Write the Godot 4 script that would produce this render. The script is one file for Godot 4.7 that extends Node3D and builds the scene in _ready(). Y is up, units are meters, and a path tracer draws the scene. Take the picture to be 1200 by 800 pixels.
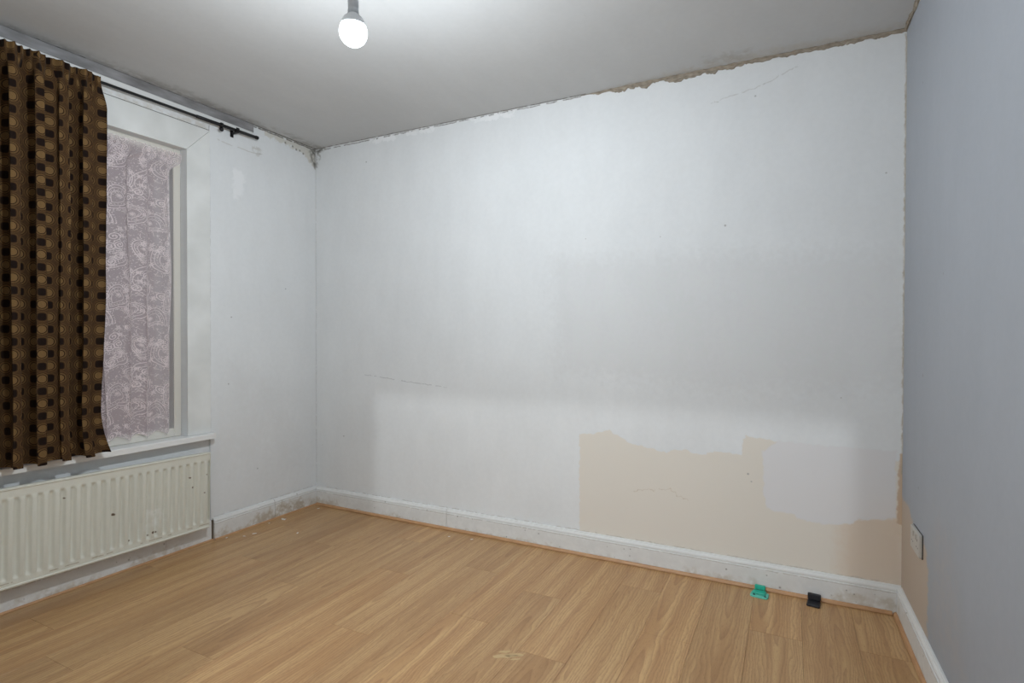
extends Node3D

# The room: x to the right along the back wall, y up, z towards the camera.
const H := 2.5            # ceiling
const XL := -3.002        # left (window) wall
const XR := 0.431         # right wall where it meets the back wall
const ZB := -2.86         # back wall
const ZF := 0.6           # wall behind the camera
const SKEW := 0.018       # the right wall is not quite square to the back wall

var uvf = null           # position -> uv for the mesh being built
const LAMP_ENERGY := 1.45   # the bare bulb
const HALL_ENERGY := 3.0   # the lamp in the hall
var rng := RandomNumberGenerator.new()
var counts := {}
var M := {}


# ------------------------------------------------------------------ helpers
func numbered(called: String, parent: Node) -> String:
	var key := str(parent.get_instance_id()) + called
	var n: int = counts.get(key, 0)
	counts[key] = n + 1
	return called if n == 0 else "%s_%03d" % [called, n]


func mb(smooth := false) -> SurfaceTool:
	var st := SurfaceTool.new()
	st.begin(Mesh.PRIMITIVE_TRIANGLES)
	st.set_smooth_group(0 if smooth else -1)
	uvf = null
	return st


func vtx(st: SurfaceTool, p: Vector3) -> void:
	if uvf != null:
		st.set_uv(uvf.call(p))
	st.add_vertex(p)


func tri(st: SurfaceTool, a: Vector3, b: Vector3, c: Vector3, hint: Vector3) -> void:
	var n := (a - c).cross(a - b)
	vtx(st, a)
	if n.dot(hint) < 0.0:
		vtx(st, c)
		vtx(st, b)
	else:
		vtx(st, b)
		vtx(st, c)


func quad(st: SurfaceTool, a: Vector3, b: Vector3, c: Vector3, d: Vector3, hint: Vector3) -> void:
	tri(st, a, b, c, hint)
	tri(st, a, c, d, hint)


func bx(st: SurfaceTool, lo: Vector3, hi: Vector3, bev := 0.0) -> void:
	# a box with chamfered edges
	var m := (lo + hi) / 2.0
	var h := (hi - lo) / 2.0
	var b := minf(bev, minf(h.x, minf(h.y, h.z)) * 0.9)
	for ax in 3:
		var u := (ax + 1) % 3
		var v := (ax + 2) % 3
		for s in [-1.0, 1.0]:
			var q := []
			for k in [[-1, -1], [1, -1], [1, 1], [-1, 1]]:
				var p := m
				p[ax] += s * h[ax]
				p[u] += k[0] * (h[u] - b)
				p[v] += k[1] * (h[v] - b)
				q.append(p)
			var n := Vector3.ZERO
			n[ax] = s
			quad(st, q[0], q[1], q[2], q[3], n)
	if b <= 0.0:
		return
	for ax in 3:
		var u := (ax + 1) % 3
		var v := (ax + 2) % 3
		for su in [-1.0, 1.0]:
			for sv in [-1.0, 1.0]:
				var n := Vector3.ZERO
				n[u] = su
				n[v] = sv
				var q := []
				for k in [[-1.0, 0], [1.0, 0], [1.0, 1], [-1.0, 1]]:
					var p := m
					p[ax] += k[0] * (h[ax] - b)
					p[u] += su * (h[u] - (b if k[1] == 0 else 0.0))
					p[v] += sv * (h[v] - (0.0 if k[1] == 0 else b))
					q.append(p)
				quad(st, q[0], q[1], q[2], q[3], n)
	for sx in [-1.0, 1.0]:
		for sy in [-1.0, 1.0]:
			for sz in [-1.0, 1.0]:
				var s := Vector3(sx, sy, sz)
				tri(st, m + s * Vector3(h.x, h.y - b, h.z - b), m + s * Vector3(h.x - b, h.y, h.z - b), m + s * Vector3(h.x - b, h.y - b, h.z), s)


func inset(poly: PackedVector2Array, d: float) -> PackedVector2Array:
	var out := PackedVector2Array()
	var n := poly.size()
	var turn := -1.0 if Geometry2D.is_polygon_clockwise(poly) else 1.0
	for i in n:
		var e := (poly[i] - poly[(i + n - 1) % n]).normalized()
		var f := (poly[(i + 1) % n] - poly[i]).normalized()
		var a := Vector2(-e.y, e.x) * turn
		var b := Vector2(-f.y, f.x) * turn
		out.append(poly[i] + (a + b) * d / maxf(0.3, 1.0 + a.dot(b)))
	return out


func ext(st: SurfaceTool, poly: PackedVector2Array, t: Transform3D, depth: float, bev := 0.0) -> void:
	# poly in the frame's xy, from z = 0 to depth, the far face chamfered
	var n := poly.size()
	var top := inset(poly, bev) if bev > 0.0 else poly
	var idx := Geometry2D.triangulate_polygon(poly)
	for i in range(0, idx.size(), 3):
		tri(st, t * Vector3(poly[idx[i]].x, poly[idx[i]].y, 0), t * Vector3(poly[idx[i + 1]].x, poly[idx[i + 1]].y, 0), t * Vector3(poly[idx[i + 2]].x, poly[idx[i + 2]].y, 0), -t.basis.z * depth)
		tri(st, t * Vector3(top[idx[i]].x, top[idx[i]].y, depth), t * Vector3(top[idx[i + 1]].x, top[idx[i + 1]].y, depth), t * Vector3(top[idx[i + 2]].x, top[idx[i + 2]].y, depth), t.basis.z * depth)
	var turn := 1.0 if Geometry2D.is_polygon_clockwise(poly) else -1.0
	var dz := depth - signf(depth) * bev
	for i in n:
		var j := (i + 1) % n
		var e := (poly[j] - poly[i]) * turn
		var out := t.basis * Vector3(-e.y, e.x, 0)
		quad(st, t * Vector3(poly[i].x, poly[i].y, 0), t * Vector3(poly[j].x, poly[j].y, 0), t * Vector3(poly[j].x, poly[j].y, dz), t * Vector3(poly[i].x, poly[i].y, dz), out)
		if bev > 0.0:
			quad(st, t * Vector3(poly[i].x, poly[i].y, dz), t * Vector3(poly[j].x, poly[j].y, dz), t * Vector3(top[j].x, top[j].y, depth), t * Vector3(top[i].x, top[i].y, depth), out + t.basis.z * depth)


func lathe(st: SurfaceTool, prof: Array, t: Transform3D, seg := 24) -> void:
	# prof: [radius, height] along the frame's y, upwards
	for i in prof.size() - 1:
		for k in seg:
			var a0 := TAU * k / seg
			var a1 := TAU * (k + 1) / seg
			var p := t * Vector3(cos(a0) * prof[i][0], prof[i][1], sin(a0) * prof[i][0])
			var q := t * Vector3(cos(a1) * prof[i][0], prof[i][1], sin(a1) * prof[i][0])
			var r := t * Vector3(cos(a1) * prof[i + 1][0], prof[i + 1][1], sin(a1) * prof[i + 1][0])
			var s := t * Vector3(cos(a0) * prof[i + 1][0], prof[i + 1][1], sin(a0) * prof[i + 1][0])
			var am := (a0 + a1) / 2
			var dr: float = prof[i + 1][0] - prof[i][0]
			var dh: float = prof[i + 1][1] - prof[i][1]
			var hint := t.basis * Vector3(cos(am) * dh, -dr, sin(am) * dh)
			if prof[i][0] > 1e-6:
				tri(st, p, q, r, hint)
			if prof[i + 1][0] > 1e-6:
				tri(st, p, r, s, hint)


func bar(st: SurfaceTool, a: Vector3, b: Vector3, r: float, seg := 14, r2 := -1.0) -> void:
	# a round bar with slightly rounded ends
	var y := (b - a).normalized()
	var x := y.cross(Vector3.UP if absf(y.y) < 0.9 else Vector3.RIGHT).normalized()
	var t := Transform3D(Basis(x, y, x.cross(y)), a)
	var l := a.distance_to(b)
	var e := minf(r * 0.3, l * 0.2)
	var rr := r if r2 < 0.0 else r2
	lathe(st, [[0.0, 0.0], [r - e, 0.0], [r, e], [rr, l - e], [rr - e, l], [0.0, l]], t, seg)


func grid(st: SurfaceTool, nu: int, nv: int, f: Callable, uvg: Callable, hint: Vector3) -> void:
	# an open sheet; f(i, j) -> point, uvg(i, j) -> uv
	var pts := []
	var uvs := []
	for j in nv + 1:
		for i in nu + 1:
			pts.append(f.call(i, j))
			uvs.append(uvg.call(i, j))
	var w := nu + 1
	var nrm: Vector3 = (pts[0] - pts[w + 1]).cross(pts[0] - pts[1])
	var flip := nrm.dot(hint) < 0.0
	for j in nv:
		for i in nu:
			var a := j * w + i
			var order := [a, a + 1, a + w + 1, a, a + w + 1, a + w]
			if not flip:
				order = [a, a + w + 1, a + 1, a, a + w, a + w + 1]
			for k in order:
				st.set_uv(uvs[k])
				st.add_vertex(pts[k])


func obj(called: String, st: SurfaceTool, m: Material, parent: Node = self) -> MeshInstance3D:
	st.generate_normals()
	var o := MeshInstance3D.new()
	o.name = numbered(called, parent)
	o.mesh = st.commit()
	o.material_override = m
	o.cast_shadow = GeometryInstance3D.SHADOW_CASTING_SETTING_ON
	parent.add_child(o, true)
	return o


func tag(o: Node, label: String, category := "", group := "", kind := "") -> void:
	if label:
		o.set_meta("label", label)
	if category:
		o.set_meta("category", category)
	if group:
		o.set_meta("group", group)
	if kind:
		o.set_meta("kind", kind)


func thing(called: String, at := Vector3.ZERO) -> Node3D:
	var o := Node3D.new()
	o.name = numbered(called, self)
	o.position = at
	add_child(o, true)
	return o


func mat(c: Color, rough := 0.6, metal := 0.0, spec := 0.5) -> StandardMaterial3D:
	var m := StandardMaterial3D.new()
	m.albedo_color = c
	m.roughness = rough
	m.metallic = metal
	m.metallic_specular = spec
	return m


func c8(r: float, g: float, b: float, a := 1.0) -> Color:
	return Color(r / 255.0, g / 255.0, b / 255.0, a)


func noise(s: int, freq: float, oct := 3, kind := FastNoiseLite.TYPE_SIMPLEX_SMOOTH) -> FastNoiseLite:
	var n := FastNoiseLite.new()
	n.seed = s
	n.frequency = freq
	n.noise_type = kind
	n.fractal_octaves = oct
	return n


func noise_tex(s: int, freq: float, side := 512, oct := 4) -> NoiseTexture2D:
	var t := NoiseTexture2D.new()
	t.width = side
	t.height = side
	t.seamless = true
	t.noise = noise(s, freq, oct)
	return t


# ------------------------------------------------------------------ painted wall pictures (colour of paint, patches, stains, some painted-in shade)
class Wall:
	var im: Image
	var o := Vector2()      # world coordinates of the picture's top left corner
	var k := 300.0          # pixels per metre
	var w: int
	var h: int
	var n1: FastNoiseLite
	var n2: FastNoiseLite

	func start(left: float, top: float, wide: float, high: float, px: float, base: Color, s: int) -> void:
		o = Vector2(left, top)
		k = px
		w = int(wide * px)
		h = int(high * px)
		n1 = FastNoiseLite.new()
		n1.seed = s
		n1.frequency = 1.3
		n1.fractal_octaves = 4
		n2 = FastNoiseLite.new()
		n2.seed = s + 7
		n2.frequency = 26.0
		n2.fractal_octaves = 3
		var d := PackedByteArray()
		d.resize(w * h * 3)
		var at := 0
		for y in h:
			for x in w:
				var p := Vector2(x, y) / k
				var t := 1.0 + 0.016 * n1.get_noise_2dv(p) + 0.010 * n1.get_noise_2d(p.x * 5.0, p.y * 1.6 + 40.0) + 0.008 * n2.get_noise_2dv(p)
				d[at] = clampi(int(base.r * t * 255.0), 0, 255)
				d[at + 1] = clampi(int(base.g * t * 255.0), 0, 255)
				d[at + 2] = clampi(int(base.b * t * 255.0), 0, 255)
				at += 3
		im = Image.create_from_data(w, h, false, Image.FORMAT_RGB8, d)

	func sd(p: Vector2, poly: PackedVector2Array) -> float:
		var best := 1e9
		var inside := false
		var n := poly.size()
		for i in n:
			var a := poly[i]
			var b := poly[(i + 1) % n]
			var e := b - a
			var q := p - a
			best = minf(best, (q - e * clampf(q.dot(e) / e.length_squared(), 0.0, 1.0)).length_squared())
			if (a.y > p.y) != (b.y > p.y) and p.x < a.x + e.x * (p.y - a.y) / e.y:
				inside = not inside
		return -sqrt(best) if inside else sqrt(best)

	# fills a world-space polygon; rough: wander of its edge in metres; soft: width of the edge; patchy: how much noise thins it
	func poly(pts: Array, c: Color, rough := 0.004, soft := 0.003, patchy := 0.0) -> void:
		var pg := PackedVector2Array(pts)
		var lo := pg[0]
		var hi := pg[0]
		for p in pg:
			lo = lo.min(p)
			hi = hi.max(p)
		var g := rough + soft + 0.01
		for y in range(maxi(0, int((o.y - hi.y - g) * k)), mini(h, int((o.y - lo.y + g) * k) + 1)):
			for x in range(maxi(0, int((lo.x - g - o.x) * k)), mini(w, int((hi.x + g - o.x) * k) + 1)):
				var p := Vector2(o.x + (x + 0.5) / k, o.y - (y + 0.5) / k)
				var e := sd(p, pg) + rough * 1.6 * n2.get_noise_2dv(p) + rough * n1.get_noise_2dv(p * 14.0)
				var a := clampf(0.5 - e / soft, 0.0, 1.0) * c.a
				if patchy > 0.0:
					a *= clampf(1.0 - patchy + patchy * (n1.get_noise_2dv(p * 9.0) + n2.get_noise_2dv(p) * 0.7 + 0.35) * 1.6, 0.0, 1.0)
				if a > 0.004:
					im.set_pixel(x, y, im.get_pixel(x, y).lerp(Color(c.r, c.g, c.b), a))

	# a crack or a grubby line through the given points
	func line(pts: Array, c: Color, wide: float, wander := 0.004, broken := 0.0) -> void:
		for i in pts.size() - 1:
			var a: Vector2 = pts[i]
			var b: Vector2 = pts[i + 1]
			var steps := int(a.distance_to(b) * k * 1.5) + 1
			for s in steps:
				var p := a.lerp(b, float(s) / steps)
				p += Vector2(n1.get_noise_2dv(p * 12.0), n1.get_noise_2dv(p * 12.0 + Vector2(31, 7))) * wander
				if broken > 0.0 and n1.get_noise_2dv(p * 10.0 + Vector2(3, 90)) + 0.5 < broken:
					continue
				dot(p, wide * (0.6 + 0.8 * absf(n1.get_noise_2dv(p * 30.0))), c)

	func dot(p: Vector2, r: float, c: Color) -> void:
		var cx := (p.x - o.x) * k
		var cy := (o.y - p.y) * k
		var rr := maxf(r * k, 0.55)
		for y in range(maxi(0, int(cy - rr - 1)), mini(h, int(cy + rr + 2))):
			for x in range(maxi(0, int(cx - rr - 1)), mini(w, int(cx + rr + 2))):
				var a := clampf(rr - Vector2(x + 0.5 - cx, y + 0.5 - cy).length() + 0.5, 0.0, 1.0) * c.a
				if a > 0.0:
					im.set_pixel(x, y, im.get_pixel(x, y).lerp(Color(c.r, c.g, c.b), a))

	func material(rough: float) -> StandardMaterial3D:
		var m := StandardMaterial3D.new()
		m.albedo_texture = ImageTexture.create_from_image(im)
		m.roughness = rough
		m.metallic_specular = 0.35
		m.texture_repeat = false
		return m


# ------------------------------------------------------------------ materials
func wood_material() -> StandardMaterial3D:
	# eight laminate boards side by side, 1.28 m long and 0.193 m wide
	var W := 1024
	var R := 128
	var na := noise(11, 1.0, 3)
	var nb := noise(12, 1.0, 2)
	var nc := noise(13, 1.0, 3)
	var d := PackedByteArray()
	d.resize(W * R * 8 * 3)
	var at := 0
	var pale := Vector3(200, 162, 114)
	var tan_ := Vector3(177, 136, 91)
	var deep := Vector3(132, 90, 56)
	for row in 8:
		rng.seed = 100 + row
		var vc := rng.randf_range(0.02, 0.17)
		var depth := rng.randf_range(0.012, 0.03)
		var slope := rng.randf_range(0.02, 0.06) * (1.0 if row % 2 == 0 else -1.0)
		var u0 := rng.randf_range(0.2, 1.1)
		var rings := rng.randf_range(75.0, 105.0)
		var tone := rng.randf_range(0.96, 1.04)
		for y in R:
			var v := 0.193 * (y + 0.5) / R
			for x in W:
				var u := 1.28 * (x + 0.5) / W
				var wob := na.get_noise_3d(u * 2.2, v * 9.0, row * 5.0) * 0.020 + nb.get_noise_3d(u * 7.0, v * 30.0, row * 3.0) * 0.005
				var dd := depth + slope * (u - u0)
				var r := sqrt((v - vc + wob) * (v - vc + wob) + dd * dd)
				var f := fposmod(r * rings + nb.get_noise_3d(u * 1.2, v * 4.0, row) * 0.6, 1.0)
				var ring := pow(f, 2.2) * (1.0 - smoothstep(0.93, 1.0, f))
				var fibre := nc.get_noise_3d(u * 9.0, v * 420.0, row * 17.0)
				var broad := na.get_noise_3d(u * 0.7, v * 16.0, row * 9.0 + 50.0)
				var fleck := clampf(nc.get_noise_3d(u * 26.0, v * 700.0, row * 23.0 + 9.0) * 2.0 - 0.45, 0.0, 1.0)
				var c := pale.lerp(tan_, clampf(0.52 + broad * 1.25 + fibre * 0.4, 0.0, 1.0))
				c = c.lerp(deep, clampf(ring * 0.42 + fleck * 0.45, 0.0, 0.8)) * tone
				d[at] = clampi(int(c.x), 0, 255)
				d[at + 1] = clampi(int(c.y), 0, 255)
				d[at + 2] = clampi(int(c.z), 0, 255)
				at += 3
	var m := mat(Color(1, 1, 1), 0.36, 0.0, 0.5)
	m.albedo_texture = ImageTexture.create_from_image(Image.create_from_data(W, R * 8, false, Image.FORMAT_RGB8, d))
	return m


func curtain_material() -> StandardMaterial3D:
	# woven print: a chequer of ringed discs and dark rounded squares, two cells by two
	var S := 256
	var im := Image.create(S, S, false, Image.FORMAT_RGB8)
	var n := noise(31, 0.06, 2)
	for y in S:
		for x in S:
			# distance to the nearest disc, in half cells; discs sit on every second cell of the chequer
			var p := Vector2(x + 0.5, y + 0.5) / 64.0
			var r := 9.0
			var q := 9.0
			for cy in range(-1, 3):
				for cx in range(-1, 3):
					var d := p - Vector2(cx * 2 + 1, cy * 2 + 1)
					if posmod(cx + cy, 2) == 0:
						r = minf(r, d.length())
					else:
						q = minf(q, pow(pow(absf(d.x), 4.0) + pow(absf(d.y), 4.0), 0.25))
			var c := c8(86, 66, 46)
			if r < 0.60:
				c = c8(138, 112, 76)
			elif r < 0.70:
				c = c8(52, 37, 28)
			elif r < 0.92:
				c = c8(118, 93, 62)
			elif r < 1.01:
				c = c8(56, 41, 30)
			elif r < 1.16:
				c = c8(102, 79, 53)
			if q < 0.54:
				c = c8(36, 26, 22)
			elif q < 0.64:
				c = c8(60, 44, 32)
			elif q < 0.78 and r > 1.01:
				c = c8(102, 79, 52)
			# slubs of the weave
			var t := 1.0 + 0.16 * n.get_noise_2d(x * 0.6, y * 7.0) + 0.10 * n.get_noise_2d(x * 6.0, y * 0.7 + 90.0) + (0.07 if y % 6 < 3 else -0.07)
			im.set_pixel(x, y, Color(c.r * t, c.g * t, c.b * t))
	var m := mat(Color(0.80, 0.77, 0.73), 0.8, 0.0, 0.2)
	m.albedo_texture = ImageTexture.create_from_image(im)
	m.rim_enabled = true
	m.rim = 0.15
	m.rim_tint = 0.8
	m.cull_mode = BaseMaterial3D.CULL_DISABLED
	return m


var lace := PackedFloat32Array()
const LW := 512
const LH := 768

func stamp(x: float, y: float, r: float, v := 1.0) -> void:
	for j in range(int(y - r - 1), int(y + r + 2)):
		for i in range(int(x - r - 1), int(x + r + 2)):
			var a := clampf(r + 0.5 - Vector2(i + 0.5 - x, j + 0.5 - y).length(), 0.0, 1.0) * v
			var at := posmod(j, LH) * LW + posmod(i, LW)
			lace[at] = maxf(lace[at], a)


func teardrop(t: float) -> Vector2:
	# a paisley with its tip curled over, about 1 high
	var a := t * TAU
	var y := -cos(a)
	var wd := sin(a) * pow(sin(a / 2.0), 0.9) * 0.62
	var p := Vector2(wd, y * 0.5)
	p.x += 0.22 * pow(clampf(0.5 - p.y, 0.0, 1.0), 2.0) * 1.3
	return p


func net_material() -> StandardMaterial3D:
	lace.resize(LW * LH)
	lace.fill(0.0)
	rng.seed = 77
	for q in [[110, 150, 190, 0.3], [360, 90, 150, 2.6], [300, 330, 230, -0.4], [90, 470, 170, 2.2], [420, 560, 190, 0.5], [200, 640, 170, -2.4], [480, 300, 140, 3.4]]:
		var c := Vector2(q[0], q[1])
		for sc in [1.0, 0.78, 0.5]:
			for i in 220:
				var p: Vector2 = c + (teardrop(i / 220.0) * q[2] * sc).rotated(q[3])
				stamp(p.x, p.y, 2.4 if sc == 1.0 else 1.7)
		for i in 34:
			var p: Vector2 = c + (teardrop(i / 34.0) * q[2] * 1.16).rotated(q[3])
			stamp(p.x, p.y, 3.2, 0.95)
		for i in 18:
			var p: Vector2 = c + (teardrop(i / 18.0) * q[2] * 0.64).rotated(q[3])
			stamp(p.x, p.y, 2.6, 0.95)
		for i in 40:
			var p: Vector2 = c + (Vector2(0, 0.1) * q[2]).rotated(q[3]) + Vector2.from_angle(i * 0.55) * (i * q[2] * 0.0026)
			stamp(p.x, p.y, 2.0)
	for k in 26:
		var c := Vector2(rng.randf() * LW, rng.randf() * LH)
		var turn := rng.randf() * TAU
		var dirn := 1.0 if rng.randf() < 0.5 else -1.0
		var size := rng.randf_range(18, 34)
		for i in 90:
			var p := c + Vector2.from_angle(turn + dirn * i * 0.13) * size * (1.0 - i / 100.0)
			stamp(p.x, p.y, 2.6)
		for i in 8:
			var p := c + Vector2.from_angle(i * TAU / 8) * size * 1.3
			stamp(p.x, p.y, 2.8)
	for k in 30:
		var c := Vector2(rng.randf() * LW, rng.randf() * LH)
		for i in 40:
			stamp(c.x + cos(i * TAU / 40) * 9.0, c.y + sin(i * TAU / 40) * 9.0, 2.4)
		stamp(c.x, c.y, 3.5)
		for i in 6:
			var p := c + Vector2.from_angle(i * TAU / 6) * 17.0
			stamp(p.x, p.y, 3.4, 0.9)
	for k in 520:
		# short curved sprigs that fill the ground
		var c := Vector2(rng.randf() * LW, rng.randf() * LH)
		var turn := rng.randf() * TAU
		var bend := rng.randf_range(-0.12, 0.12)
		for i in rng.randi_range(4, 16):
			c += Vector2.from_angle(turn) * 1.6
			turn += bend
			stamp(c.x, c.y, 1.5, 0.9)
	for k in 500:
		stamp(rng.randf() * LW, rng.randf() * LH, rng.randf_range(1.2, 2.2), 0.8)
	var d := PackedByteArray()
	d.resize(LW * LH * 4)
	for y in LH:
		for x in LW:
			var v := lace[y * LW + x]
			var ground := 0.36 + (0.16 if (x % 4 < 2) != (y % 4 < 2) else 0.0)
			var at := (y * LW + x) * 4
			d[at] = 224
			d[at + 1] = 212
			d[at + 2] = 213
			d[at + 3] = int(255.0 * lerpf(ground, 0.95, v))
	var m := mat(Color(1, 1, 1), 0.9, 0.0, 0.1)
	m.albedo_texture = ImageTexture.create_from_image(Image.create_from_data(LW, LH, false, Image.FORMAT_RGBA8, d))
	m.transparency = BaseMaterial3D.TRANSPARENCY_ALPHA
	m.cull_mode = BaseMaterial3D.CULL_DISABLED
	return m


func back_wall_material() -> StandardMaterial3D:
	var w := Wall.new()
	w.start(XL, H, XR - XL, H, 360.0, c8(228, 230, 231), 3)
	var grey := c8(214, 214, 214)
	# a soft, slightly greyer band across the right half
	w.poly([Vector2(-1.2, 1.62), Vector2(0.431, 1.55), Vector2(0.431, 0.98), Vector2(-0.3, 0.94), Vector2(-1.15, 1.0)], Color(grey, 0.35), 0.03, 0.10)
	# the coat that was never painted over: cream
	w.poly([Vector2(-1.03, 0.657), Vector2(-0.95, 0.664), Vector2(-0.938, 0.668), Vector2(-0.86, 0.692), Vector2(-0.845, 0.675), Vector2(-0.80, 0.656), Vector2(-0.745, 0.630), Vector2(-0.68, 0.618), Vector2(-0.56, 0.598),
		Vector2(-0.545, 0.612), Vector2(-0.47, 0.622), Vector2(-0.44, 0.612), Vector2(-0.375, 0.606), Vector2(-0.36, 0.624), Vector2(-0.30, 0.628), Vector2(-0.212, 0.624), Vector2(-0.200, 0.70), Vector2(-0.192, 0.716), Vector2(-0.05, 0.700), Vector2(0.0, 0.690),
		Vector2(0.05, 0.665), Vector2(0.44, 0.66), Vector2(0.44, 0.10), Vector2(-1.028, 0.10)], c8(227, 221, 211), 0.0045, 0.004)
	w.poly([Vector2(0.20, 0.42), Vector2(0.45, 0.44), Vector2(0.45, 0.10), Vector2(0.20, 0.10)], c8(220, 200, 180, 0.6), 0.01, 0.08)  # pinker tone of the shade beyond the hall light, painted in
	# the white block rolled over it
	w.poly([Vector2(-0.118, 0.650), Vector2(-0.05, 0.705), Vector2(0.10, 0.70), Vector2(0.405, 0.70), Vector2(0.407, 0.56), Vector2(0.41, 0.41), Vector2(0.35, 0.396), Vector2(0.27, 0.384), Vector2(0.25, 0.366), Vector2(0.24, 0.360), Vector2(0.17, 0.346), Vector2(0.12, 0.344), Vector2(0.03, 0.354), Vector2(0.018, 0.372), Vector2(-0.05, 0.372), Vector2(-0.098, 0.384), Vector2(-0.112, 0.46)], c8(226, 225, 226), 0.004, 0.008)
	# bare strip up the corner
	w.poly([Vector2(0.418, 0.69), Vector2(0.44, 0.69), Vector2(0.44, 0.38), Vector2(0.410, 0.39)], c8(205, 182, 158), 0.004, 0.005)
	w.poly([Vector2(0.424, 2.48), Vector2(0.44, 2.48), Vector2(0.44, 0.6), Vector2(0.425, 0.6)], Color(c8(178, 168, 152), 0.85), 0.003, 0.004, 0.5)
	# grubby ceiling line and the mouldy far corner
	w.line([Vector2(-3.0, 2.488), Vector2(-2.0, 2.494), Vector2(-1.0, 2.494)], c8(120, 116, 112, 0.55), 0.003, 0.004, 0.25)
	w.poly([Vector2(-3.01, 2.5), Vector2(-2.86, 2.5), Vector2(-2.95, 2.485), Vector2(-2.98, 2.40), Vector2(-3.01, 2.36)], c8(96, 94, 88, 0.75), 0.015, 0.03, 0.9)
	for q in [[-2.4, 2.472], [-2.38, 2.474], [-2.1, 2.476], [-1.62, 2.478], [-1.55, 2.476]]:
		w.poly([Vector2(q[0] - 0.12, 2.49), Vector2(q[0] + 0.12, 2.49), Vector2(q[0] + 0.09, q[1] - 0.012), Vector2(q[0] - 0.08, q[1] - 0.008)], c8(240, 241, 242, 0.8), 0.012, 0.008)
	w.line([Vector2(-3.0, 2.45), Vector2(-2.998, 1.2), Vector2(-2.996, 0.15)], c8(196, 196, 194, 0.3), 0.003, 0.003, 0.1)  # faint broken line down the far corner
	# cracks, nail holes, scuffs
	w.line([Vector2(-2.55, 0.93), Vector2(-2.2, 0.895), Vector2(-1.9, 0.872)], c8(176, 178, 180, 0.5), 0.002, 0.006, 0.35)
	w.line([Vector2(-0.36, 2.33), Vector2(-0.12, 2.38), Vector2(0.02, 2.43)], c8(180, 178, 174, 0.35), 0.0016, 0.010, 0.3)
	w.line([Vector2(-0.75, 0.38), Vector2(-0.55, 0.42), Vector2(-0.45, 0.36)], c8(200, 186, 166, 0.4), 0.0016, 0.02, 0.2)
	for q in [[-0.29, 1.73, 0.006], [-2.54, 2.35, 0.006], [-0.16, 2.33, 0.005], [-0.18, 0.535, 0.006], [-0.165, 0.50, 0.004], [-1.0, 1.72, 0.003], [0.36, 1.9, 0.004], [-2.74, 0.5, 0.006], [-0.6, 1.70, 0.003], [0.2, 0.92, 0.003], [-2.94, 0.42, 0.003]]:
		w.dot(Vector2(q[0], q[1]), q[2] * 0.75, c8(150, 148, 144, 0.65))
	# grime along the top of the skirting
	w.line([Vector2(-2.9, 0.128), Vector2(-1.0, 0.127), Vector2(0.43, 0.126)], c8(186, 178, 168, 0.25), 0.003, 0.006, 0.5)
	var m: StandardMaterial3D = w.material(0.62)
	return m


func left_wall_material() -> StandardMaterial3D:
	var w := Wall.new()
	w.start(ZB, H, ZF - ZB, H, 300.0, c8(226, 228, 229), 17)
	# smeared filler by the window; grime, a dark gap and painted edge shadow round it
	w.poly([Vector2(-2.30, 2.18), Vector2(-2.21, 2.2), Vector2(-2.22, 2.02), Vector2(-2.27, 2.04)], c8(238, 239, 240, 0.7), 0.01, 0.015)
	w.poly([Vector2(-2.86, 2.5), Vector2(-2.42, 2.5), Vector2(-2.45, 2.468), Vector2(-2.70, 2.455), Vector2(-2.79, 2.42), Vector2(-2.86, 2.36)], c8(206, 202, 192, 0.75), 0.014, 0.012)
	w.poly([Vector2(-2.87, 2.5), Vector2(-2.79, 2.5), Vector2(-2.81, 2.45), Vector2(-2.84, 2.38), Vector2(-2.87, 2.36)], c8(92, 90, 84, 0.8), 0.014, 0.03, 0.9)
	for q in [[-2.66, 2.462], [-2.69, 2.45], [-2.72, 2.452], [-2.75, 2.44], [-2.60, 2.468]]:
		w.dot(Vector2(q[0], q[1]), 0.007, c8(120, 116, 108, 0.7))
	w.line([Vector2(-2.86, 2.494), Vector2(-2.3, 2.494)], c8(110, 106, 102, 0.7), 0.004, 0.004, 0.2)
	w.line([Vector2(-2.07, 2.34), Vector2(-2.2, 2.33), Vector2(-2.38, 2.33), Vector2(-2.42, 2.34)], c8(176, 172, 164, 0.4), 0.002, 0.004, 0.3)
	w.poly([Vector2(-2.42, 2.37), Vector2(-2.34, 2.37), Vector2(-2.36, 2.33), Vector2(-2.41, 2.325)], c8(170, 165, 156, 0.6), 0.012, 0.01, 0.8)
	w.poly([Vector2(-2.055, 2.36), Vector2(-1.4, 2.36), Vector2(-1.4, 2.40), Vector2(-2.055, 2.40)], c8(196, 190, 180, 0.6), 0.01, 0.012, 0.6)
	w.line([Vector2(-2.06, 2.3705), Vector2(-1.3, 2.3705)], c8(70, 66, 62, 0.85), 0.0022, 0.001)
	w.line([Vector2(-2.062, 2.4), Vector2(-2.064, 1.6), Vector2(-2.063, 0.62)], c8(140, 138, 136, 0.6), 0.0024, 0.003, 0.25)  # thin shadow beside the architrave, painted as a line
	w.poly([Vector2(-2.5, 0.9), Vector2(-2.2, 1.0), Vector2(-2.1, 0.5), Vector2(-2.4, 0.25), Vector2(-2.75, 0.3)], c8(214, 214, 214, 0.3), 0.05, 0.14, 0.4)
	w.line([Vector2(-2.86, 0.13), Vector2(-2.07, 0.13)], c8(186, 182, 176, 0.25), 0.003, 0.005, 0.4)
	for q in [[-2.38, 0.35], [-2.6, 1.5], [-2.2, 1.3], [-2.18, 0.9]]:
		w.dot(Vector2(q[0], q[1]), 0.004, c8(150, 150, 148, 0.7))
	return w.material(0.6)


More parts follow.
